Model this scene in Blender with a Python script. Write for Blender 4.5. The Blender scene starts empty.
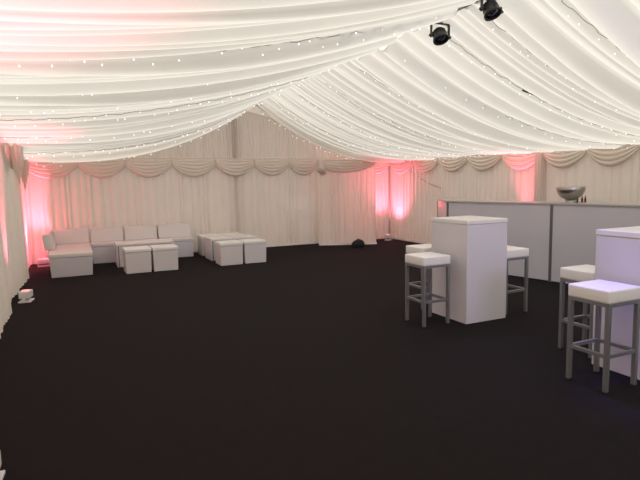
import bpy, bmesh, math, random
from mathutils import Vector, Matrix
random.seed(7)
C = bpy.context.scene.collection
PI = math.pi

# ------------------------------------------------------------------ helpers
def srgb(r, g, b):
    f = lambda c: (c/255/12.92) if c/255 <= .04045 else ((c/255+.055)/1.055)**2.4
    return (f(r), f(g), f(b), 1)

def material(name, col, rough=.6, metal=0, bump=0, bscale=60, var=0, vscale=3, sheen=0, coat=0, spec=.5, coords='Object'):
    m = bpy.data.materials.new(name); m.use_nodes = True
    nt = m.node_tree; b = nt.nodes['Principled BSDF']
    b.inputs['Base Color'].default_value = col
    b.inputs['Roughness'].default_value = rough
    b.inputs['Metallic'].default_value = metal
    b.inputs['Sheen Weight'].default_value = sheen
    b.inputs['Coat Weight'].default_value = coat
    b.inputs['Specular IOR Level'].default_value = spec
    tc = nt.nodes.new('ShaderNodeTexCoord')
    if var:
        n = nt.nodes.new('ShaderNodeTexNoise'); n.inputs['Scale'].default_value = vscale; n.inputs['Detail'].default_value = 5
        nt.links.new(tc.outputs[coords], n.inputs['Vector'])
        mx = nt.nodes.new('ShaderNodeMix'); mx.data_type = 'RGBA'
        mx.inputs['A'].default_value = tuple(c*(1-var) for c in col[:3])+(1,)
        mx.inputs['B'].default_value = tuple(min(1, c*(1+var)) for c in col[:3])+(1,)
        nt.links.new(n.outputs['Fac'], mx.inputs['Factor']); nt.links.new(mx.outputs['Result'], b.inputs['Base Color'])
    if bump:
        n = nt.nodes.new('ShaderNodeTexNoise'); n.inputs['Scale'].default_value = bscale; n.inputs['Detail'].default_value = 4
        nt.links.new(tc.outputs[coords], n.inputs['Vector'])
        bp = nt.nodes.new('ShaderNodeBump'); bp.inputs['Strength'].default_value = bump; bp.inputs['Distance'].default_value = .01
        nt.links.new(n.outputs['Fac'], bp.inputs['Height']); nt.links.new(bp.outputs['Normal'], b.inputs['Normal'])
    return m

def fabric(name, col, tcol, mix, var=.04):
    """woven voile: diffuse reflection plus light scattered through from the far side"""
    m = bpy.data.materials.new(name); m.use_nodes = True
    nt = m.node_tree; nt.nodes.clear()
    out = nt.nodes.new('ShaderNodeOutputMaterial')
    d = nt.nodes.new('ShaderNodeBsdfDiffuse'); t = nt.nodes.new('ShaderNodeBsdfTranslucent'); ms = nt.nodes.new('ShaderNodeMixShader')
    tc = nt.nodes.new('ShaderNodeTexCoord'); n = nt.nodes.new('ShaderNodeTexNoise')
    n.inputs['Scale'].default_value = 2.5; n.inputs['Detail'].default_value = 6
    nt.links.new(tc.outputs['Object'], n.inputs['Vector'])
    for sh, c in ((d, col), (t, tcol)):
        mx = nt.nodes.new('ShaderNodeMix'); mx.data_type = 'RGBA'
        mx.inputs['A'].default_value = tuple(v*(1-var) for v in c[:3])+(1,)
        mx.inputs['B'].default_value = tuple(min(1, v*(1+var)) for v in c[:3])+(1,)
        nt.links.new(n.outputs['Fac'], mx.inputs['Factor']); nt.links.new(mx.outputs['Result'], sh.inputs['Color'])
    ms.inputs[0].default_value = mix
    nt.links.new(d.outputs[0], ms.inputs[1]); nt.links.new(t.outputs[0], ms.inputs[2]); nt.links.new(ms.outputs[0], out.inputs[0])
    return m

def emitter(name, col, strength, sample=False):
    m = bpy.data.materials.new(name); m.use_nodes = True
    b = m.node_tree.nodes['Principled BSDF']
    b.inputs['Base Color'].default_value = col
    b.inputs['Emission Color'].default_value = col; b.inputs['Emission Strength'].default_value = strength
    if not sample: m.cycles.emission_sampling = 'NONE'
    return m

def mesh_obj(name, verts, faces, mat, parent=None, smooth=True):
    me = bpy.data.meshes.new(name); me.from_pydata([tuple(v) for v in verts], [], faces); me.update()
    if smooth:
        for p in me.polygons: p.use_smooth = True
    me.materials.append(mat)
    o = bpy.data.objects.new(name, me); C.objects.link(o)
    if parent: o.parent = parent
    return o

def bm_obj(name, bm, mat, parent=None, smooth=False):
    me = bpy.data.meshes.new(name); bm.normal_update(); bm.to_mesh(me); bm.free()
    if smooth:
        for p in me.polygons: p.use_smooth = True
    me.materials.append(mat)
    o = bpy.data.objects.new(name, me); C.objects.link(o)
    if parent: o.parent = parent
    return o

def add_box(bm, lo, hi, bev=0, seg=2, taper=0):
    r = bmesh.ops.create_cube(bm, size=1); vs = r['verts']
    lo = Vector(lo); hi = Vector(hi); c = (lo+hi)/2; s = hi-lo
    for v in vs:
        k = 1-taper if v.co.z < 0 else 1
        v.co = Vector((c.x+v.co.x*s.x*k, c.y+v.co.y*s.y*k, c.z+v.co.z*s.z))
    if bev:
        es = list({e for v in vs for e in v.link_edges})
        bmesh.ops.bevel(bm, geom=es, offset=bev, segments=seg, profile=.6, affect='EDGES', clamp_overlap=True)
    return bm

def add_prism(bm, pts, axis, a, b, bev=0, seg=2):
    """closed outline pts (2D) swept along axis 'x' or 'y' or 'z' from a to b"""
    mk = {'x': lambda p, t: (t, p[0], p[1]), 'y': lambda p, t: (p[0], t, p[1]), 'z': lambda p, t: (p[0], p[1], t)}[axis]
    A = [bm.verts.new(mk(p, a)) for p in pts]; B = [bm.verts.new(mk(p, b)) for p in pts]
    fs = [bm.faces.new(A), bm.faces.new(B[::-1])]
    n = len(pts)
    for i in range(n): fs.append(bm.faces.new((A[i], B[i], B[(i+1) % n], A[(i+1) % n])))
    bmesh.ops.recalc_face_normals(bm, faces=fs)
    if bev:
        es = list({e for f in fs for e in f.edges})
        bmesh.ops.bevel(bm, geom=es, offset=bev, segments=seg, profile=.6, affect='EDGES', clamp_overlap=True)
    return bm

def lathe(prof, n=32, closed=False):
    vs, fs = [], []
    for (r, z) in prof:
        for k in range(n):
            a = 2*PI*k/n; vs.append((r*math.cos(a), r*math.sin(a), z))
    for i in range(len(prof)-1):
        for k in range(n):
            a, b = i*n+k, i*n+(k+1) % n
            fs.append((a, b, b+n, a+n))
    if closed:
        fs.append(tuple(range(n))[::-1]); fs.append(tuple(range((len(prof)-1)*n, len(prof)*n)))
    return vs, fs

def tube(pts, r, n=6):
    """swept tube through pts, ends capped"""
    vs, fs = [], []
    pts = [Vector(p) for p in pts]
    for i, p in enumerate(pts):
        d = (pts[min(i+1, len(pts)-1)]-pts[max(i-1, 0)]).normalized()
        a = d.cross(Vector((0, 0, 1)))
        if a.length < 1e-3: a = d.cross(Vector((1, 0, 0)))
        a.normalize(); b = d.cross(a)
        for k in range(n):
            t = 2*PI*k/n; vs.append(p+a*(r*math.cos(t))+b*(r*math.sin(t)))
    for i in range(len(pts)-1):
        for k in range(n):
            x, y = i*n+k, i*n+(k+1) % n
            fs.append((x, y, y+n, x+n))
    fs.append(tuple(range(n))[::-1]); fs.append(tuple(range((len(pts)-1)*n, len(pts)*n)))
    return vs, fs

def tag(o, label, cat, group=None):
    o['label'] = label; o['category'] = cat
    if group: o['group'] = group
    return o
def thing(name, label, cat, loc=(0, 0, 0), rz=0, group=None):
    o = bpy.data.objects.new(name, None); C.objects.link(o)
    o.location = loc; o.rotation_euler = (0, 0, rz); o.empty_display_size = .1
    return tag(o, label, cat, group)
def struct(o): o['kind'] = 'structure'; return o
def dup(root, loc, rz, label, group=None):
    kids = [(c, [g for g in c.children]) for c in root.children]
    r = root.copy(); C.objects.link(r); r.location = loc; r.rotation_euler = (0, 0, rz); r['label'] = label
    if group: r['group'] = group
    for c, gs in kids:
        c2 = c.copy(); C.objects.link(c2); c2.parent = r
        for g in gs:
            g2 = g.copy(); C.objects.link(g2); g2.parent = c2
    return r
def smoothstep(a, b, x):
    t = max(0, min(1, (x-a)/(b-a))); return t*t*(3-2*t)
def lerp(a, b, t): return a+(b-a)*t

# ------------------------------------------------------------------ materials
M_ceil = fabric('ceiling_voile', (.80, .785, .735, 1), (.81, .79, .735, 1), .5)
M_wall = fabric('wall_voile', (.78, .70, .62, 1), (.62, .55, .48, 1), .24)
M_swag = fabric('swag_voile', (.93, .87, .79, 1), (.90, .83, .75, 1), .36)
M_roof = fabric('roof_canvas', (.6, .56, .5, 1), (.5, .46, .4, 1), .4)
M_carpet = material('black_carpet', (.0125, .0095, .0110, 1), .95, bump=.5, bscale=250, var=.25, vscale=8, spec=.12)
M_white = material('white_leatherette', (.66, .63, .62, 1), .42, bump=.06, bscale=90, spec=.4)
M_cushion = material('white_seat_vinyl', (.80, .79, .76, 1), .38, bump=.05, bscale=70, spec=.4)
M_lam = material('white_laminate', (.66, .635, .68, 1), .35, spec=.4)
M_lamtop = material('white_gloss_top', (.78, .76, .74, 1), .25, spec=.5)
M_steel = material('silver_painted_steel', (.27, .28, .30, 1), .38, metal=.55)
M_bar = material('frosted_white_acrylic', (.56, .55, .585, 1), .12, coat=.3, spec=.5)
M_bartop = material('grey_bar_top', (.42, .40, .37, 1), .3)
M_dark = material('grey_aluminium_strip', (.17, .17, .19, 1), .4, metal=.5)
M_black = material('black_painted_metal', (.012, .012, .014, 1), .4)
M_rubber = material('black_cloth', (.008, .008, .009, 1), .9)
M_bowl = material('brushed_silver', (.42, .39, .36, 1), .33, metal=1, bump=.5, bscale=18)
M_red = material('dark_red_glass', (.12, .012, .01, 1), .2)
M_cap = material('dark_cap', (.04, .012, .01, 1), .4)
M_cable = material('clear_grey_cable', (.34, .32, .28, 1), .5)
M_uplight = material('white_fixture_paint', (.75, .72, .72, 1), .4)
M_hem = material('white_hem', (.80, .76, .76, 1), .7)
M_bulb = emitter('led_bulb', (.92, .95, 1, 1), 2.2)
M_pinklens = emitter('pink_lens', (1, .30, .36, 1), 1.2)
M_pole = material('aluminium_pole', (.4, .4, .4, 1), .4, metal=.8)
M_lens = material('lens_glass', (.02, .02, .03, 1), .05, spec=.8)

# ------------------------------------------------------------------ room
XL, XR, YB, YF, XM = -.9, 8.05, 12.55, -3.2, 3.57
ZR = 3.29
# floor
mesh_obj_floor = struct(mesh_obj('floor', [(XL-.5, YF-.5, 0), (XR+.5, YF-.5, 0), (XR+.5, YB+.5, 0), (XL-.5, YB+.5, 0)], [(0, 1, 2, 3)], M_carpet, smooth=False))

def ceil_base(x, y):
    far = smoothstep(6.8, 10.9, y)
    if x < XM:
        u = min(1, (XM-x)/(XM-XL)); ze = lerp(2.48, 2.13, far); k = lerp(1.65, 2.8, far)
    else:
        u = min(1, (x-XM)/(XR-XM)); ze = lerp(2.12, 2.13, far); k = lerp(2.15, 2.8, far)
    return ze+(ZR-ze)*(1-u)**k, u

# creases of the gathered lining (y at ridge, y at eave)
random.seed(11)
def make_creases():
    out = []; y = YF
    while y < 10.9:
        out.append((y, y+random.uniform(-.06, .06)))
        y += random.choice([.13, .16, .2, .26, .3, .38]) * (1.0 if y < 6.6 else .62)
    out.append((10.9, 10.9))
    return out
def ceiling_side(name, side):
    cr = make_creases()
    nx, ns = 44, 8
    vs, fs = [], []
    cols = 0
    rows = []
    for i in range(len(cr)-1):
        for s in range(ns if i < len(cr)-2 else ns+1):
            rows.append((i, s/ns))
    amps = [random.uniform(.28, .50) for _ in cr]
    skew = [random.uniform(.55, 1.5) for _ in cr]
    for (i, t) in rows:
        (a0, a1), (b0, b1) = cr[i], cr[i+1]
        for j in range(nx+1):
            u = (j/nx)**1.0
            x = XM+side*u*(XR-XM if side > 0 else XM-XL)
            ya, yb = lerp(a0, a1, u), lerp(b0, b1, u)
            y = lerp(ya, yb, t)
            ext = smoothstep(9.6, 10.9, y)*(1.55*u*u)
            w = yb-ya
            d = -amps[i]*w*math.sin(PI*t**skew[i])**.85*(.55+.45*math.sin(PI*min(1, u*1.05)))
            d += .012*math.sin(5*u+i*1.7)*math.sin(PI*t)
            z, _ = ceil_base(x, y)
            vs.append((x, y+ext, z+d))
    for r in range(len(rows)-1):
        for j in range(nx):
            a = r*(nx+1)+j
            f = (a, a+1, a+nx+2, a+nx+1)
            fs.append(f if side > 0 else f[::-1])
    return vs, fs
v1, f1 = ceiling_side('l', -1); v2, f2 = ceiling_side('r', 1)
n1 = len(v1)
ceil = struct(mesh_obj('ceiling', v1+v2, f1+[tuple(k+n1 for k in f) for f in f2], M_ceil))
# outer canvas over the gable end
gz = 3.44
vs = []; 
for y in (10.55, YB+.1):
    vs += [(XL-.1, y, 2.35), (XM, y, gz), (XR+.1, y, 2.35)]
struct(mesh_obj('trim_1', vs, [(0, 1, 4, 3), (1, 2, 5, 4)], M_roof, smooth=False))

def pleat_fn(seed, wmin, wmax, L, amp):
    random.seed(seed); cr = [0]
    while cr[-1] < L: cr.append(cr[-1]+random.uniform(wmin, wmax))
    cr[-1] = L
    am = [random.uniform(.6, 1.3)*amp for _ in cr]
    sk = [random.uniform(.6, 1.5) for _ in cr]
    return cr, am, sk

def drape(P0, P1, z0f, z1f, n_in, seed, amp=.035, wmin=.07, wmax=.19, nz=14, extra=None, ns=6):
    """pleated hanging cloth from P0 to P1 (xy); pleats bulge along n_in; extra(s,z)->offset along n_in"""
    P0 = Vector(P0); P1 = Vector(P1); L = (P1-P0).length; d = (P1-P0)/L; n = Vector(n_in)
    cr, am, sk = pleat_fn(seed, wmin, wmax, L, amp)
    S = []
    for i in range(len(cr)-1):
        for k in range(ns): S.append((i, k/ns))
    S.append((len(cr)-2, 1.0))
    vs, fs = [], []
    for (i, t) in S:
        s = lerp(cr[i], cr[i+1], t)
        z0, z1 = z0f(s), z1f(s)
        for j in range(nz+1):
            q = j/nz; z = lerp(z0, z1, q)
            off = am[i]*math.sin(PI*t**sk[i])**.8*(1.15-.4*q)
            off += .012*math.sin(2.3*s+3*q+i*.4)*(1-q)
            if extra: off += extra(s, z)
            p = P0+d*s+n*off
            vs.append((p.x, p.y, z))
    for r in range(len(S)-1):
        for j in range(nz):
            a = r*(nz+1)+j; fs.append((a, a+nz+1, a+nz+2, a+1))
    return vs, fs

def pole_shade_dip(s, z):      # fold shaped in to darken the band where the gable pole's shadow falls
    return -.045*math.exp(-((s-4.53)/.045)**2)*smoothstep(.3, 1.3, z)
def bottom_flare(s, z): return .05*(1-min(1, z/.5))**2*(1+.5*math.sin(6*s))
# gable: lower curtain and the gathered triangle above
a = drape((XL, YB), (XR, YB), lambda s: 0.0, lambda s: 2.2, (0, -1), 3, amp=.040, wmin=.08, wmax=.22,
          extra=lambda s, z: pole_shade_dip(s, z)+bottom_flare(s, z))
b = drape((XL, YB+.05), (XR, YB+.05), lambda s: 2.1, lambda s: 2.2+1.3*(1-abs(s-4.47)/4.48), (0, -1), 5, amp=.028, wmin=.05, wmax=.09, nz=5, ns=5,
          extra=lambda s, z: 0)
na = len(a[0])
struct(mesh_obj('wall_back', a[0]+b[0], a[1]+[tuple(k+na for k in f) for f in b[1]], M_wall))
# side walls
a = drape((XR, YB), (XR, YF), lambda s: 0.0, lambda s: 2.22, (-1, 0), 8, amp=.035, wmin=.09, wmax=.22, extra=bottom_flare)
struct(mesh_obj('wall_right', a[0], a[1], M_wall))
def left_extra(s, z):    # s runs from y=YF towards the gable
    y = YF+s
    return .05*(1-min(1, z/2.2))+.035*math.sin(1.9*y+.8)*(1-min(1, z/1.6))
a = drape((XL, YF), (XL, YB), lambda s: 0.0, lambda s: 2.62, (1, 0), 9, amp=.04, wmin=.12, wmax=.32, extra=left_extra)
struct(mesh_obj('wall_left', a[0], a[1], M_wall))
a = drape((XR, YF), (XL, YF), lambda s: 0.0, lambda s: 2.2+1.2*(1-abs(s-4.47)/4.48), (0, 1), 10, amp=.03, wmin=.15, wmax=.3, nz=4, ns=4)
struct(mesh_obj('wall_front', a[0], a[1], M_wall))
# white hem strips on the carpet
for nm, lo, hi in (('baseboard_back', (XL, YB-.10, 0), (XR, YB-.075, .05)), ('baseboard_right', (XR-.11, YF, 0), (XR-.09, YB-.1, .045))):
    struct(bm_obj(nm, add_box(bmesh.new(), lo, hi, .004), M_hem))
struct(bm_obj('trim_5', add_box(bmesh.new(), (7.86, 12.30, 0), (7.90, 12.34, 2.0), .008), M_pole))  # thin pole added to stand in for the dark gap line between corner drapes
# marquee poles standing behind the linings
struct(bm_obj('trim_2', add_box(bmesh.new(), (3.58, YB+.065, 0), (3.74, YB+.2, 3.3), .01), M_pole))
struct(bm_obj('trim_4', add_box(bmesh.new(), (XR+.02, 7.2, 0), (XR+.14, 7.34, 2.3), .01), M_pole))
# covered leg on the right wall
a = drape((7.88, 7.32), (7.88, 7.22), lambda s: 0.0, lambda s: 2.12, (-1, 0), 4, amp=.02, wmin=.05, wmax=.06, nz=6)
b = drape((8.05, 7.36), (7.88, 7.32), lambda s: 0.0, lambda s: 2.12, (0, 1), 6, amp=.02, wmin=.05, wmax=.07, nz=6)
c = drape((7.88, 7.22), (8.05, 7.18), lambda s: 0.0, lambda s: 2.12, (0, -1), 7, amp=.02, wmin=.05, wmax=.07, nz=6)
V, F = [], []
for q in (a, b, c):
    F += [tuple(k+len(V) for k in f) for f in q[1]]; V += q[0]
struct(mesh_obj('trim_3', V, F, M_wall))

# ------------------------------------------------------------------ swags
def swag(A, B, ztop, n_in, label, drop=.40, notch=.14, folds=5, group=None, out=.07):
    A = Vector(A); B = Vector(B); L = (B-A).length; d = (B-A)/L; n = Vector(n_in)
    ns, nt = 22, 26
    vs, fs = [], []
    for i in range(ns+1):
        s = i/ns; e = 4*s*(1-s)
        for j in range(nt+1):
            t = j/nt
            low = lerp(notch, drop, e**.95)
            z = ztop-low*t**(1.0)
            fold = abs(math.sin(PI*folds*t))**.7*.028*(.35+.65*e)
            off = out*(.5+.6*math.sin(PI*min(1, t*.95)*.9+.2))*(.45+.55*e)+fold
            p = A+d*(L*s)+n*off
            vs.append((p.x, p.y, z))
    for i in range(ns):
        for j in range(nt):
            a = i*(nt+1)+j; fs.append((a, a+nt+1, a+nt+2, a+1))
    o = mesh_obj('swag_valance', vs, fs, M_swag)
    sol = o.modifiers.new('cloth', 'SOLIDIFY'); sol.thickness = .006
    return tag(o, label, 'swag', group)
gx = [-.88, .18, 1.13, 2.13, 3.14, 4.10, 5.0, 5.82]
gl = ['pink-lit cream swag in the back left corner above the sofa', 'cream swag on the back wall, second from the left corner, above the sofa',
      'cream swag on the back wall above the right half of the sofa', 'cream swag on the back wall just left of the dark pole shadow',
      'cream swag on the back wall across the dark pole shadow', 'cream swag on the back wall just right of the dark pole shadow',
      'small cream swag on the back wall touching the left edge of the forward curtain panel']
for i in range(7): swag((gx[i], YB-.07), (gx[i+1], YB-.07), 2.17, (0, -1), gl[i], group='swags along the back wall')
swag((7.0, YB-.07), (8.0, YB-.07), 2.17, (0, -1), 'pink-lit swag in the back right corner, on the back wall', group='swags along the back wall')
ry = [12.45, 11.35, 10.3, 9.3, 8.27, 7.24, 6.3, 5.38, 4.4]
rl = ['pink-tinged swag on the right wall next to the back right corner', 'cream swag on the right wall, second from the back right corner',
      'cream swag on the right wall above the left end of the bar', 'cream swag on the right wall between the bar end and the pink-lit swag',
      'bright pink-lit swag on the right wall above the bar', 'cream swag on the right wall just right of the pink-lit one',
      'cream swag on the right wall above and right of the silver bowl', 'rightmost swag in view on the right wall']
for i in range(8): swag((XR-.04, ry[i]), (XR-.04, ry[i+1]), 2.16, (-1, 0), rl[i], group='swags along the right wall')
ly = [12.45, 11.2, 10.1, 9.0]
for i in range(3):
    swag((XL+.05, ly[i]), (XL+.05, ly[i+1]), 2.30, (1, 0), ['swag on the left wall beside the back left corner', 'swag on the left wall between its neighbours, short of the corner one',
        'swag on the left wall nearest the camera, beside the pink-lit tail'][i], group='swags along the left wall', drop=.42)
# gathered tails hanging at the left wall
def tail(x, y, ztop, h, w, label):
    n, m = 26, 12; vs, fs = [], []
    for j in range(m+1):
        q = j/m
        ww = w*(.35+.65*math.sin(PI*min(1, q*.75+.12)))*(1-q**4*.75)
        for i in range(n):
            a = 2*PI*i/n
            r = ww*(1+.22*math.sin(7*a+q*2))
            vs.append((x+r*.8*math.cos(a), y+r*1.5*math.sin(a), ztop-h*q-.12*max(0, math.sin(a))*q))
    for j in range(m):
        for i in range(n):
            a, b = j*n+i, j*n+(i+1) % n; fs.append((a, b, b+n, a+n))
    fs.append(tuple(range(m*n, m*n+n)))
    return tag(mesh_obj('drape_tail', vs, fs, M_swag), label, 'drape tail', 'gathered tails on the left wall')
tail(XL+.17, 10.9, 2.28, .62, .10, 'gathered cloth tail on the left wall, the one nearer the back corner')
tail(XL+.2, 9.3, 2.48, .72, .10, 'pink-lit gathered cloth tail at the top of the left wall')

# forward curtain panel and its swag
cp = thing('curtain_panel', 'tall white pleated curtain panel standing forward of the back wall, left of the pink corner', 'curtain', (0, 0, 0))
A, B = (5.66, 12.18), (7.02, 11.62)
nn = Vector((-(B[1]-A[1]), B[0]-A[0])); nn.normalize(); nn = -nn if nn.y > 0 else nn
a = drape(A, B, lambda s: 0.0, lambda s: 2.14, nn, 21, amp=.035, wmin=.06, wmax=.16,
          extra=lambda s, z: .10*(1-min(1, z/.8))**2*(.6+.4*math.sin(4*s)))
mesh_obj('pleated_cloth', a[0], a[1], M_swag, cp)
a = drape(A, B, lambda s: 0.0, lambda s: .05, nn, 22, amp=.01, nz=2, extra=lambda s, z: .155)
mesh_obj('hem', a[0], a[1], M_hem, cp)
Av = Vector(A); Bv = Vector(B)
swag(Av-(Bv-Av)*.02+nn*.04, Bv+nn*.04, 2.16, nn, 'wide cream swag along the top of the forward curtain panel', drop=.34, group='swags along the back wall')
# gathered tail at the left edge of the panel
def tail2():
    x, y = 5.70, 12.02; n, m = 20, 14; vs, fs = [], []
    for j in range(m+1):
        q = j/m
        for i in range(n):
            a = 2*PI*i/n; r = (.035+.07*q**.7)*(1+.3*math.sin(5*a+1))
            vs.append((x+r*math.cos(a), y+r*.6*math.sin(a), 2.15-.30*q-.08*q*math.sin(a+.6)))
    for j in range(m):
        for i in range(n):
            a, b = j*n+i, j*n+(i+1) % n; fs.append((a, b, b+n, a+n))
    fs.append(tuple(range(m*n, m*n+n)))
    return mesh_obj('drape_tail', vs, fs, M_swag)
tag(tail2(), 'gathered cream tail hanging at the top left edge of the forward curtain panel', 'drape tail')

# thin dark diagonal streak showing between the pleats of the right wall
pts = []
for i in range(31):
    t = i/30; pts.append((8.040-.006*t, lerp(11.55, 10.25, t), lerp(1.84, 1.38, t)-.05*math.sin(PI*t)))
v, f = tube(pts, .011, 6)
tag(mesh_obj('streak', v, f, M_cable), 'thin dark streak running diagonally behind the pleats of the right wall near the corner', 'streak')

# ------------------------------------------------------------------ string lights
bulb_me = None
def bulb_mesh():
    global bulb_me
    if bulb_me is None:
        prof = [(.0015, .012), (.0035, .010), (.005, .004), (.0062, -.002), (.005, -.008), (.0015, -.011)]
        v, f = lathe(prof, 8, True)
        bulb_me = bpy.data.meshes.new('bulb'); bulb_me.from_pydata(v, [], f)
        for p in bulb_me.polygons: p.use_smooth = True
        bulb_me.materials.append(M_bulb)
    return bulb_me
def string(side, Y, Ye, label, spacing=.17, conn=None, drop=.045, seed=1, u0=.04, scale=1.0):
    random.seed(seed)
    t = thing('string_lights', label, 'string lights', (0, 0, 0), group='fairy light strings across the ceiling')
    N = 90; pts = []
    span = (XR-XM) if side > 0 else (XM-XL)
    for i in range(N+1):
        u = lerp(u0, .985, i/N); x = XM+side*u*span
        y = lerp(Y, Ye, u)
        z = ceil_base(x, y)[0]-drop-.006*math.sin(i*.9+seed)-.003*math.sin(i*2.3)
        y += .012*math.sin(i*1.3+seed)
        ye = y+smoothstep(9.6, 10.9, y)*(1.55*u*u)
        pts.append((x, ye, z))
    v, f = tube(pts, .0035, 4)
    mesh_obj('cable', v, f, M_cable, t)
    L = [0]
    for i in range(N): L.append(L[-1]+(Vector(pts[i+1])-Vector(pts[i])).length)
    s = .08; bm_ = bulb_mesh(); k = 0
    while s < L[-1]:
        i = max(j for j in range(N+1) if L[j] <= s); i = min(i, N-1)
        p = Vector(pts[i]).lerp(Vector(pts[i+1]), (s-L[i])/max(1e-6, L[i+1]-L[i]))
        o = bpy.data.objects.new('bulb', bm_); C.objects.link(o); o.parent = t
        dz = random.choice([.012, .02, .05, .075])
        o.location = p-Vector((0, 0, dz)); o.rotation_euler = (random.uniform(-.4, .4), random.uniform(-.4, .4), 0)
        o.scale = (scale, scale, scale*1.1)
        k += 1
        s += spacing*random.uniform(.55, 1.5)
    if conn is not None:
        i = int(conn*N); p = Vector(pts[i]); q = Vector(pts[i+1]); d = (q-p).normalized()
        v, f = tube([p-d*.05, p-d*.045, p+d*.03, p+d*.035], .011, 8)
        mesh_obj('connector', v, f, M_black, t)
        v, f = tube([p+d*.06, p+d*.065, p+d*.13, p+d*.135], .008, 8)
        mesh_obj('connector', v, f, M_cable, t)
    return t
S = [(-1, 4.35, 4.2, .55, 'left ceiling, nearest the camera', 1.0), (-1, 5.75, 5.55, .52, 'left ceiling, second from the camera', 1.0), (-1, 6.7, 6.6, None, 'left ceiling, third from the camera', 1.1),
     (-1, 7.6, 7.5, None, 'left ceiling, fourth from the camera', 1.2), (-1, 8.6, 8.6, .6, 'left ceiling, third from the far edge', 1.3),
     (-1, 9.7, 9.8, None, 'left ceiling, second from the far edge', 1.4), (-1, 10.87, 10.87, None, 'left ceiling, along its far edge', 1.5),
     (1, 3.35, 3.2, None, 'right ceiling, nearest the camera', .9), (1, 4.1, 4.05, .30, 'right ceiling, second from the camera', .9), (1, 4.75, 4.7, .28, 'right ceiling, from under the smaller spotlight', 1.0),
     (1, 5.6, 5.5, None, 'right ceiling, fourth from the camera', 1.0), (1, 6.6, 6.5, None, 'right ceiling, at its grey fold', 1.1),
     (1, 7.7, 7.6, None, 'right ceiling, fourth from the far edge', 1.1), (1, 8.8, 8.7, None, 'right ceiling, third from the far edge', 1.2),
     (1, 9.8, 9.7, None, 'right ceiling, second from the far edge', 1.3), (1, 10.87, 10.87, None, 'right ceiling, along its far edge', 1.4)]
for i, (sd, y0, y1, cn, lb, sc) in enumerate(S):
    string(sd, y0, y1, 'string of small white fairy lights on the '+lb, conn=cn, seed=i+3, spacing=.15 if sd < 0 else .2, scale=sc*.56)
# string under the right eave edge
random.seed(77)
t = thing('string_lights', 'string of small fairy lights running along the top of the right wall', 'string lights', (0, 0, 0), group='fairy light strings across the ceiling')
pts = [(XR-.17+.01*math.sin(i*1.1), lerp(12.3, 3.2, i/80), 2.115+.008*math.sin(i*.7)) for i in range(81)]
v, f = tube(pts, .0035, 4); mesh_obj('cable', v, f, M_cable, t)
y = 12.2
while y > 3.3:
    o = bpy.data.objects.new('bulb', bulb_mesh()); C.objects.link(o); o.parent = t
    o.location = (XR-.17, y, 2.085); o.scale = (.8,)*3
    y -= random.uniform(.12, .3)

# ------------------------------------------------------------------ bar
def poly_offset(P, d):
    out = []
    for i in range(len(P)):
        p = Vector(P[i])
        ns = []
        if i > 0: e = (p-Vector(P[i-1])).normalized(); ns.append(Vector((-e.y, e.x)))
        if i < len(P)-1: e = (Vector(P[i+1])-p).normalized(); ns.append(Vector((-e.y, e.x)))
        n = sum(ns, Vector((0, 0))).normalized(); k = d/max(.3, n.dot(ns[0]))
        out.append(p+n*k)
    return out
BP = [(6.52, 8.45), (6.18, 7.72), (6.61, 5.79), (6.90, 4.00), (7.12, 2.3)]
bar = thing('bar_counter', 'long white panelled bar counter with a grey top in front of the right wall', 'bar', (0, 0, 0))
inner = poly_offset(BP, .5)     # towards +x side
for i in range(4):
    p, q = Vector(BP[i]), Vector(BP[i+1]); e = (q-p).normalized(); n = Vector((-e.y, e.x))
    P4 = [p+e*.022, q-e*.022, q-e*.022+n*.03, p+e*.022+n*.03]
    bm_obj('front_panel', add_prism(bmesh.new(), [tuple(v) for v in P4], 'z', .012, 1.184, .003), M_bar, bar)
for i in range(5):
    p = Vector(BP[i]); q = inner[i]; n = (q-p).normalized(); e = Vector((n.y, -n.x))
    P4 = [p-e*.024-n*.004, p+e*.024-n*.004, p+e*.02+n*.06, p-e*.02+n*.06]
    bm_obj('divider_strip', add_prism(bmesh.new(), [tuple(v) for v in P4], 'z', 0, 1.186), M_dark, bar)
top = poly_offset(BP, -.02)
outl = [tuple(v) for v in top]+[tuple(v) for v in poly_offset(BP, .52)[::-1]]
bm_obj('bar_top', add_prism(bmesh.new(), outl, 'z', 1.186, 1.213, .004), M_bartop, bar)
outl = [tuple(v) for v in poly_offset(BP, .05)]+[tuple(v) for v in poly_offset(BP, .5)[::-1]]
bm_obj('shelf', add_prism(bmesh.new(), outl, 'z', .82, .84), M_lam, bar)
for i in (0, 4):
    p = Vector(BP[i]); q = inner[i]; n = (q-p).normalized(); e = Vector((n.y, -n.x)); s = 1 if i == 0 else -1
    a = p+n*.065; b = q; w = e*(.012)
    bm_obj('end_panel', add_prism(bmesh.new(), [tuple(a-w), tuple(a+w), tuple(b+w), tuple(b-w)], 'z', 0, 1.186), M_lam, bar)

# silver bowl on the bar
bz = 1.213
bw = thing('champagne_bowl', 'large silver footed champagne bowl standing on the bar top', 'bowl', (6.885, 5.69, bz))
prof = [(0.0, .07), (.06, .072), (.12, .092), (.172, .14), (.204, .20), (.215, .262), (.222, .268), (.228, .262), (.219, .195), (.188, .132), (.135, .08), (.085, .06), (0, .06)]
prof = [(a*.9, b*.9) for a, b in prof]; v, f = lathe(prof, 48); mesh_obj('bowl', v, f, M_bowl, bw)
prof = [(.0, .07), (.085, .07), (.082, .02), (.098, .006), (.098, 0), (.09, 0), (.0, 0)]
prof = [(a*.9, b*.9) for a, b in prof]; v, f = lathe(prof, 40); mesh_obj('foot', v, f, M_bowl, bw)
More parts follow.
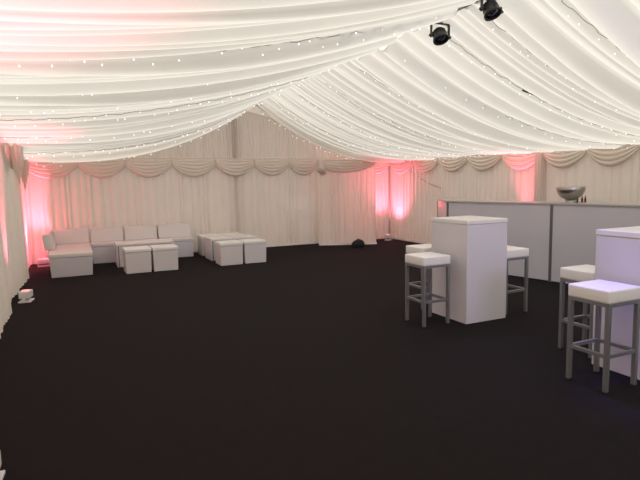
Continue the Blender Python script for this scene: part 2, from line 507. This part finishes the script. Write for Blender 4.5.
# three tiny dark red bottles
def bottle(label, loc, r=.014, h=.085):
    o = thing('miniature_bottle', label, 'bottle', loc, 0, 'miniature bottles on the bar')
    v, f = lathe([(.0, 0), (r, 0), (r*1.04, h*.08), (r, h*.6), (r*.45, h*.74), (r*.42, h*.85), (0, h*.85)], 16); mesh_obj('glass', v, f, M_red, o)
    v, f = lathe([(.0, h*.85), (r*.55, h*.85), (r*.55, h), (0, h)], 12); mesh_obj('cap', v, f, M_cap, o)
bottle('tiny dark red bottle on the bar, nearest the silver bowl', (7.00, 5.66, bz), .015, .085)
bottle('tiny dark red bottle on the bar, middle of the three', (7.03, 5.60, bz), .016, .095)
bottle('tiny dark red bottle on the bar, farthest right from the silver bowl', (7.10, 5.60, bz), .014, .10)

# ------------------------------------------------------------------ poseur tables
def poseur(label, x, y, w, dd, h):
    t = thing('poseur_table', label, 'table', (x, y, 0), 0)
    k = w/2; kd = dd/2
    bm = bmesh.new(); add_box(bm, (-k+.004, -kd+.004, 0), (k-.004, kd-.004, h-.047), .004)
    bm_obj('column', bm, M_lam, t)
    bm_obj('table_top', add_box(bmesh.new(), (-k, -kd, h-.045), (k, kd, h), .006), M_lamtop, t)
    return t
poseur('tall white square poseur table with three stools round it, left of the bar front', 4.16, 4.815, .585, .64, 1.15)
poseur('tall white square poseur table cut off by the right edge of the photo', 4.255, 2.695, .60, .63, 1.16)

# ------------------------------------------------------------------ bar stools
def make_stool(label, loc):
    t = thing('bar_stool', label, 'bar stool', loc, 0, 'white seated bar stools')
    k = .160; w = .0165
    bm = bmesh.new(); add_box(bm, (-.180, -.180, .674), (.180, .180, .774), .016, 3)
    for v in bm.verts:
        if v.co.z > .76: v.co.z += .008*max(0, 1-(v.co.x**2+v.co.y**2)/.05)
    bm_obj('seat_cushion', bm, M_cushion, t, True)
    bm = bmesh.new()
    for s in (-1, 1):
        add_box(bm, (-k-w, s*k-w, .648), (k+w, s*k+w, .675), .002)
        add_box(bm, (s*k-w, -k+w, .648), (s*k+w, k-w, .675), .002)
    bm_obj('seat_frame', bm, M_steel, t)
    for sx in (-1, 1):
        for sy in (-1, 1):
            lg = bm_obj('leg', add_box(bmesh.new(), (sx*k-w, sy*k-w, .006), (sx*k+w, sy*k+w, .650), .003), M_steel, t)
            bm_obj('foot_cap', add_box(bmesh.new(), (sx*k-w*1.05, sy*k-w*1.05, 0), (sx*k+w*1.05, sy*k+w*1.05, .012), .002), M_black, lg)
    for s in (-1, 1):
        bm_obj('footrest_bar', add_box(bmesh.new(), (-k+w, s*k-.012, .262), (k-w, s*k+.012, .29), .002), M_steel, t)
        bm_obj('footrest_bar', add_box(bmesh.new(), (s*k-.012, -k+w, .262), (s*k+.012, k-w, .29), .002), M_steel, t)
    return t
st = make_stool('white bar stool standing in front of the left face of the middle poseur table', (3.548, 4.775, 0))
dup(st, (4.0, 5.42, 0), 0, 'white seated bar stool half hidden behind the middle poseur table')
dup(st, (4.68, 4.74, 0), 0, 'white seated bar stool between the middle poseur table and the bar')
dup(st, (3.655, 2.69, 0), 0, 'nearest bar stool, violet light on its white seat, in front of the right poseur table')
dup(st, (4.22, 3.25, 0), 0, 'white bar stool behind the nearest one, at the far side of the right poseur table')

# ------------------------------------------------------------------ lounge furniture
def pouf(label, x, y, rz=0, s=.465, h=.45, group='white cube poufs'):
    t = thing('cube_pouf', label, 'pouf', (x, y, 0), rz, group)
    k = s/2
    bm_obj('body', add_box(bmesh.new(), (-k+.006, -k+.006, 0), (k-.006, k-.006, h-.07), .008, taper=.03), M_white, t)
    bm_obj('seat_pad', add_box(bmesh.new(), (-k, -k, h-.068), (k, k, h), .014, 3), M_cushion, t, True)
    return t
pouf('white cube pouf, leftmost of the four front ones, before the sofa', 1.045, 10.30, .02)
pouf('white cube pouf, second of the four front ones, before the sofa', 1.535, 10.31, .0)
pouf('white cube pouf in the right-hand group, front left', 2.795, 10.30)
pouf('white cube pouf at the far right end of the front row', 3.295, 10.32, -.02)
pouf('white cube pouf in the right-hand group, behind the table on the left', 2.80, 11.95)
pouf('white cube pouf in the right-hand group, behind the table on the right', 3.29, 11.95)
def coffee(label, x0, x1, y0, y1, h):
    t = thing('coffee_table', label, 'table', ((x0+x1)/2, (y0+y1)/2, 0), 0, 'low white lounge tables')
    a, b = (x1-x0)/2, (y1-y0)/2
    bm_obj('side_panel', add_box(bmesh.new(), (-a+.01, -b+.01, 0), (-a+.035, b-.01, h-.04), .002), M_lam, t)
    bm_obj('side_panel', add_box(bmesh.new(), (a-.035, -b+.01, 0), (a-.01, b-.01, h-.04), .002), M_lam, t)
    bm_obj('front_panel', add_box(bmesh.new(), (-a+.05, -b+.02, 0), (a-.05, -b+.045, h-.04), .002), M_lam, t)
    bm_obj('edge_strip', add_box(bmesh.new(), (-a+.034, -b+.012, 0), (-a+.052, -b+.04, h-.04)), M_dark, t)
    bm_obj('table_top', add_box(bmesh.new(), (-a, -b, h-.04), (a, b, h), .006), M_lamtop, t)
    return t
coffee('low white table behind the two left front poufs, before the sofa', .74, 1.84, 11.0, 11.5, .46)
coffee('low white table between the four poufs of the right-hand group', 2.57, 3.57, 10.85, 11.45, .46)

def seat_module(label, x0, x1, y0, y1, left_back=False, rear=True, group='white sofa modules along the back wall', lb_y0=None):
    t = thing('sofa_module', label, 'sofa', ((x0+x1)/2, (y0+y1)/2, 0), 0, group)
    ox, oy = (x0+x1)/2, (y0+y1)/2; a, b = (x1-x0)/2, (y1-y0)/2
    bm_obj('base', add_box(bmesh.new(), (-a+.008, -b+.008, 0), (a-.008, b, .345), .012, taper=.05), M_lam, t)
    bm_obj('seat_pad', add_box(bmesh.new(), (-a, -b, .345), (a, b, .425), .018, 3), M_white, t, True)
    if rear:
        pr = [(b-.22, .425), (b+.02, .425), (b+.06, .70), (b-.05, .725), (b-.13, .70)]
        o = bm_obj('backrest', add_prism(bmesh.new(), pr, 'x', -a+.012 if not left_back else -a+.05, a-.012, .015, 3), M_white, t, True)
    if left_back:
        ya = lb_y0-oy
        pr = [(-a+.10, .427), (-a-.07, .427), (-a-.11, .70), (-a-.08, .715), (-a+.02, .715)]
        bm_obj('side_backrest', add_prism(bmesh.new(), pr, 'y', ya, b+.03, .015, 3), M_white, t, True)
    return t
seat_module('deep white end module of the sofa with a side backrest, nearest the camera', -.42, .30, 10.28, 12.25, True, True, lb_y0=10.95)
xs = [.315, .985, 1.69, 2.43]
lb = ['white sofa module next to the deep end module', 'white sofa module in the middle of the straight row', 'white sofa module at the right end of the row']
for i in range(3): seat_module(lb[i], xs[i], xs[i+1]-.01, 11.76, 12.25)

# black rounded bag at the foot of the curtain
t = thing('black_bag', 'small black rounded bag on the carpet at the foot of the forward curtain panel', 'bag', (6.28, 11.22, 0))
n = 24; vs, fs = [], []
prof = [(.0, 0), (.15, 0), (.175, .03), (.165, .09), (.12, .15), (.06, .175), (0, .18)]
v, f = lathe(prof, 24)
v = [(x*(1+.07*math.sin(3*math.atan2(y, x))), y*.85*(1+.05*math.cos(2*x*9)), z*(1+.1*x/.17)) for x, y, z in v]
mesh_obj('body', v, f, M_rubber, t)
v, f = tube([(-.05+.1*i/8, 0, .165+.03*math.sin(PI*i/8)) for i in range(9)], .008, 6); mesh_obj('handle', v, f, M_rubber, t)

# ------------------------------------------------------------------ uplighters
def uplight(label, loc, rz, energy, col=(1, .13, .24), tilt=0.0, size=1.15, scale=1.0, lean=(0, 0)):
    t = thing('uplighter', label, 'uplighter', loc, rz, 'pink uplighters round the edge of the floor')
    bm_obj('housing', add_box(bmesh.new(), (-.10*scale, -.07*scale, .055), (.10*scale, .07*scale, .155), .015, 3), M_uplight, t)
    bm = bmesh.new()
    add_box(bm, (-.115*scale, -.08*scale, 0), (.115*scale, .08*scale, .018), .004)
    bm_obj('base_plate', bm, M_uplight, t)
    for s in (-1, 1): bm_obj('bracket', add_box(bmesh.new(), (s*.108*scale-.005, -.02, .01), (s*.108*scale+.005, .02, .12), .002), M_uplight, t)
    v, f = lathe([(0, .156), (.05, .156), (.05, .160), (0, .160)], 20); mesh_obj('lens', v, f, M_pinklens, t)
    L = bpy.data.lights.new('uplight_beam', 'SPOT'); L.energy = energy; L.color = col; L.spot_size = size; L.spot_blend = .9; L.shadow_soft_size = .05
    lo = bpy.data.objects.new('uplight_beam', L); C.objects.link(lo); lo.parent = t; lo.location = (0, 0, .19)
    lo.rotation_euler = (PI+lean[0], lean[1], -rz)
    return t
uplight('white uplighter on the carpet against the left wall, in the middle distance', (-.66, 8.41, 0), 1.4, 330, size=.9)
uplight('white uplighter in the back left corner beside the sofa', (-.58, 12.0, 0), 0, 420, size=1.75)
uplight('uplighter in the back right corner under the pink-lit drapes', (7.66, 12.04, 0), .3, 420, scale=.8, size=1.7)
uplight('white uplighter by the left wall at the bottom left corner of the photo', (-.52, 3.22, 0), 1.5, 380)
uplight('uplighter hidden behind the bar lighting the right wall pink', (7.74, 7.62, 0), 1.5, 420, size=.8)

# ------------------------------------------------------------------ spotlights on the ridge
def par(label, x, y, zt, dr, scale, energy, col, target, size, soft=.06):
    t = thing('par_spotlight', label, 'spotlight', (x, y, zt), 0, 'black spotlights hanging from the ridge')
    r = .082*scale
    # yoke
    bm = bmesh.new()
    for s in (-1, 1): add_box(bm, (s*(r+.03)-.006, -.014, -dr-.02), (s*(r+.03)+.006, .014, -.06), .002)
    add_box(bm, (-(r+.036), -.014, -.066), (r+.036, .014, -.054), .002)
    bm_obj('yoke', bm, M_black, t)
    bm_obj('clamp', add_box(bmesh.new(), (-.02, -.02, -.056), (.02, .02, .03), .005), M_steel, t)
    # can tilted down towards the viewer
    d = (Vector(target)-Vector((x, y, zt-dr))).normalized()
    q = Vector((0, 0, -1)).rotation_difference(d).to_matrix().to_4x4()
    Mx = Matrix.Translation((0, 0, -dr)) @ q
    prof = [(0, .09), (.035, .09), (.052, .075), (.066, .035), (.072, 0), (.074, -.03), (.082, -.035), (.082, -.05), (.070, -.05), (.068, -.035), (0, -.03)]
    v, f = lathe([(a*scale, b*scale) for a, b in prof], 32)
    can = mesh_obj('can', [Mx @ Vector(p) for p in v], f, M_black, t)
    v, f = lathe([(0, -.036*scale), (.066*scale, -.036*scale), (.066*scale, -.040*scale), (0, -.042*scale)], 28)
    mesh_obj('lens', [Mx @ Vector(p) for p in v], f, M_lens, can)
    for s in (-1, 1):
        v, f = tube([(s*(r-.0), 0, -dr), (s*(r+.036), 0, -dr), (s*(r+.052), 0, -dr)], .014, 10)
        mesh_obj('knob', v, f, M_black, t)
    # cooling fins
    for k in range(3):
        v, f = lathe([((.05+.006*k)*scale, (.06-.02*k)*scale), ((.068+.003*k)*scale, (.058-.02*k)*scale), ((.068+.003*k)*scale, (.054-.02*k)*scale), ((.05+.006*k)*scale, (.052-.02*k)*scale)], 24)
        mesh_obj('cooling_fin', [Mx @ Vector(p) for p in v], f, M_black, can)
    pts = [(.0, .0, -.01), (.09, .02, .0), (.13, .03, -.06), (.11, .02, -.13), (.05, .01, -.12)]
    v, f = tube(pts, .005, 6); mesh_obj('power_cable', v, f, M_cable, t)
    L = bpy.data.lights.new('spot_beam', 'SPOT'); L.energy = energy; L.color = col; L.spot_size = size; L.spot_blend = .9; L.shadow_soft_size = soft
    lo = bpy.data.objects.new('spot_beam', L); C.objects.link(lo); lo.parent = t
    lo.location = Vector((0, 0, -dr))+d*.12*scale
    lo.rotation_euler = Vector((0, 0, -1)).rotation_difference(d).to_euler()
    return t
par('smaller black spotlight hanging from the ridge, left of the other', XM, 4.60, 3.26, .185, 1.0, 60, (.5, .45, 1), (3.35, 3.1, 0), .8)
par('larger black spotlight hanging from the ridge, cut by the top of the photo', XM, 3.86, 3.27, .15, 1.0, 230, (.18, .12, 1), (3.68, 2.66, .77), .42)
par('unseen added spotlight behind the camera, for lavender light on the far end', XM, -1.2, 3.24, .2, 1.0, 420, (.58, .52, 1), (5.6, 10.4, 1.3), 1.0, .5)  # unseen lamp added behind the camera as lavender fill light
# grey rig bar along the ridge
tag(bm_obj('lighting_bar', add_box(bmesh.new(), (XM-.015, 3.72, 3.25), (XM+.015, 4.75, 3.275), .008), M_steel), 'short grey lighting bar fixed under the ridge, carrying the two spotlights', 'lighting bar')

# ------------------------------------------------------------------ daylight and camera
w = bpy.data.worlds.new('daylight'); bpy.context.scene.world = w; w.use_nodes = True
bg = w.node_tree.nodes['Background']; bg.inputs[0].default_value = (1, .97, .93, 1); bg.inputs[1].default_value = 1.0
L = bpy.data.lights.new('sun', 'SUN'); L.energy = 4.5; L.angle = .35; L.color = (1, .96, .90)
o = bpy.data.objects.new('sun', L); C.objects.link(o)
o.rotation_euler = Vector((0, 0, -1)).rotation_difference(Vector((.25, .75, -1)).normalized()).to_euler()

cam = bpy.data.cameras.new('camera'); co = bpy.data.objects.new('camera', cam); C.objects.link(co)
cam.sensor_fit = 'HORIZONTAL'; cam.sensor_width = 36; cam.lens = 529/640*36; cam.clip_start = .05
R = [[0.90475782, -0.06368044, 0.42113904], [-0.42550295, -0.09105763, 0.90036423], [-0.01898767, -0.99380748, -0.10948132]]
m = Matrix.Identity(4)
for i in range(3):
    m[i][0] = R[i][0]; m[i][1] = -R[i][1]; m[i][2] = -R[i][2]
m[0][3], m[1][3], m[2][3] = 0, 0, 1.6
co.matrix_world = m
s = bpy.context.scene; s.camera = co
s.view_settings.view_transform = 'Standard'; s.view_settings.look = 'None'; s.view_settings.gamma = 1; s.view_settings.use_curve_mapping = False
s.view_settings.exposure = 0.12
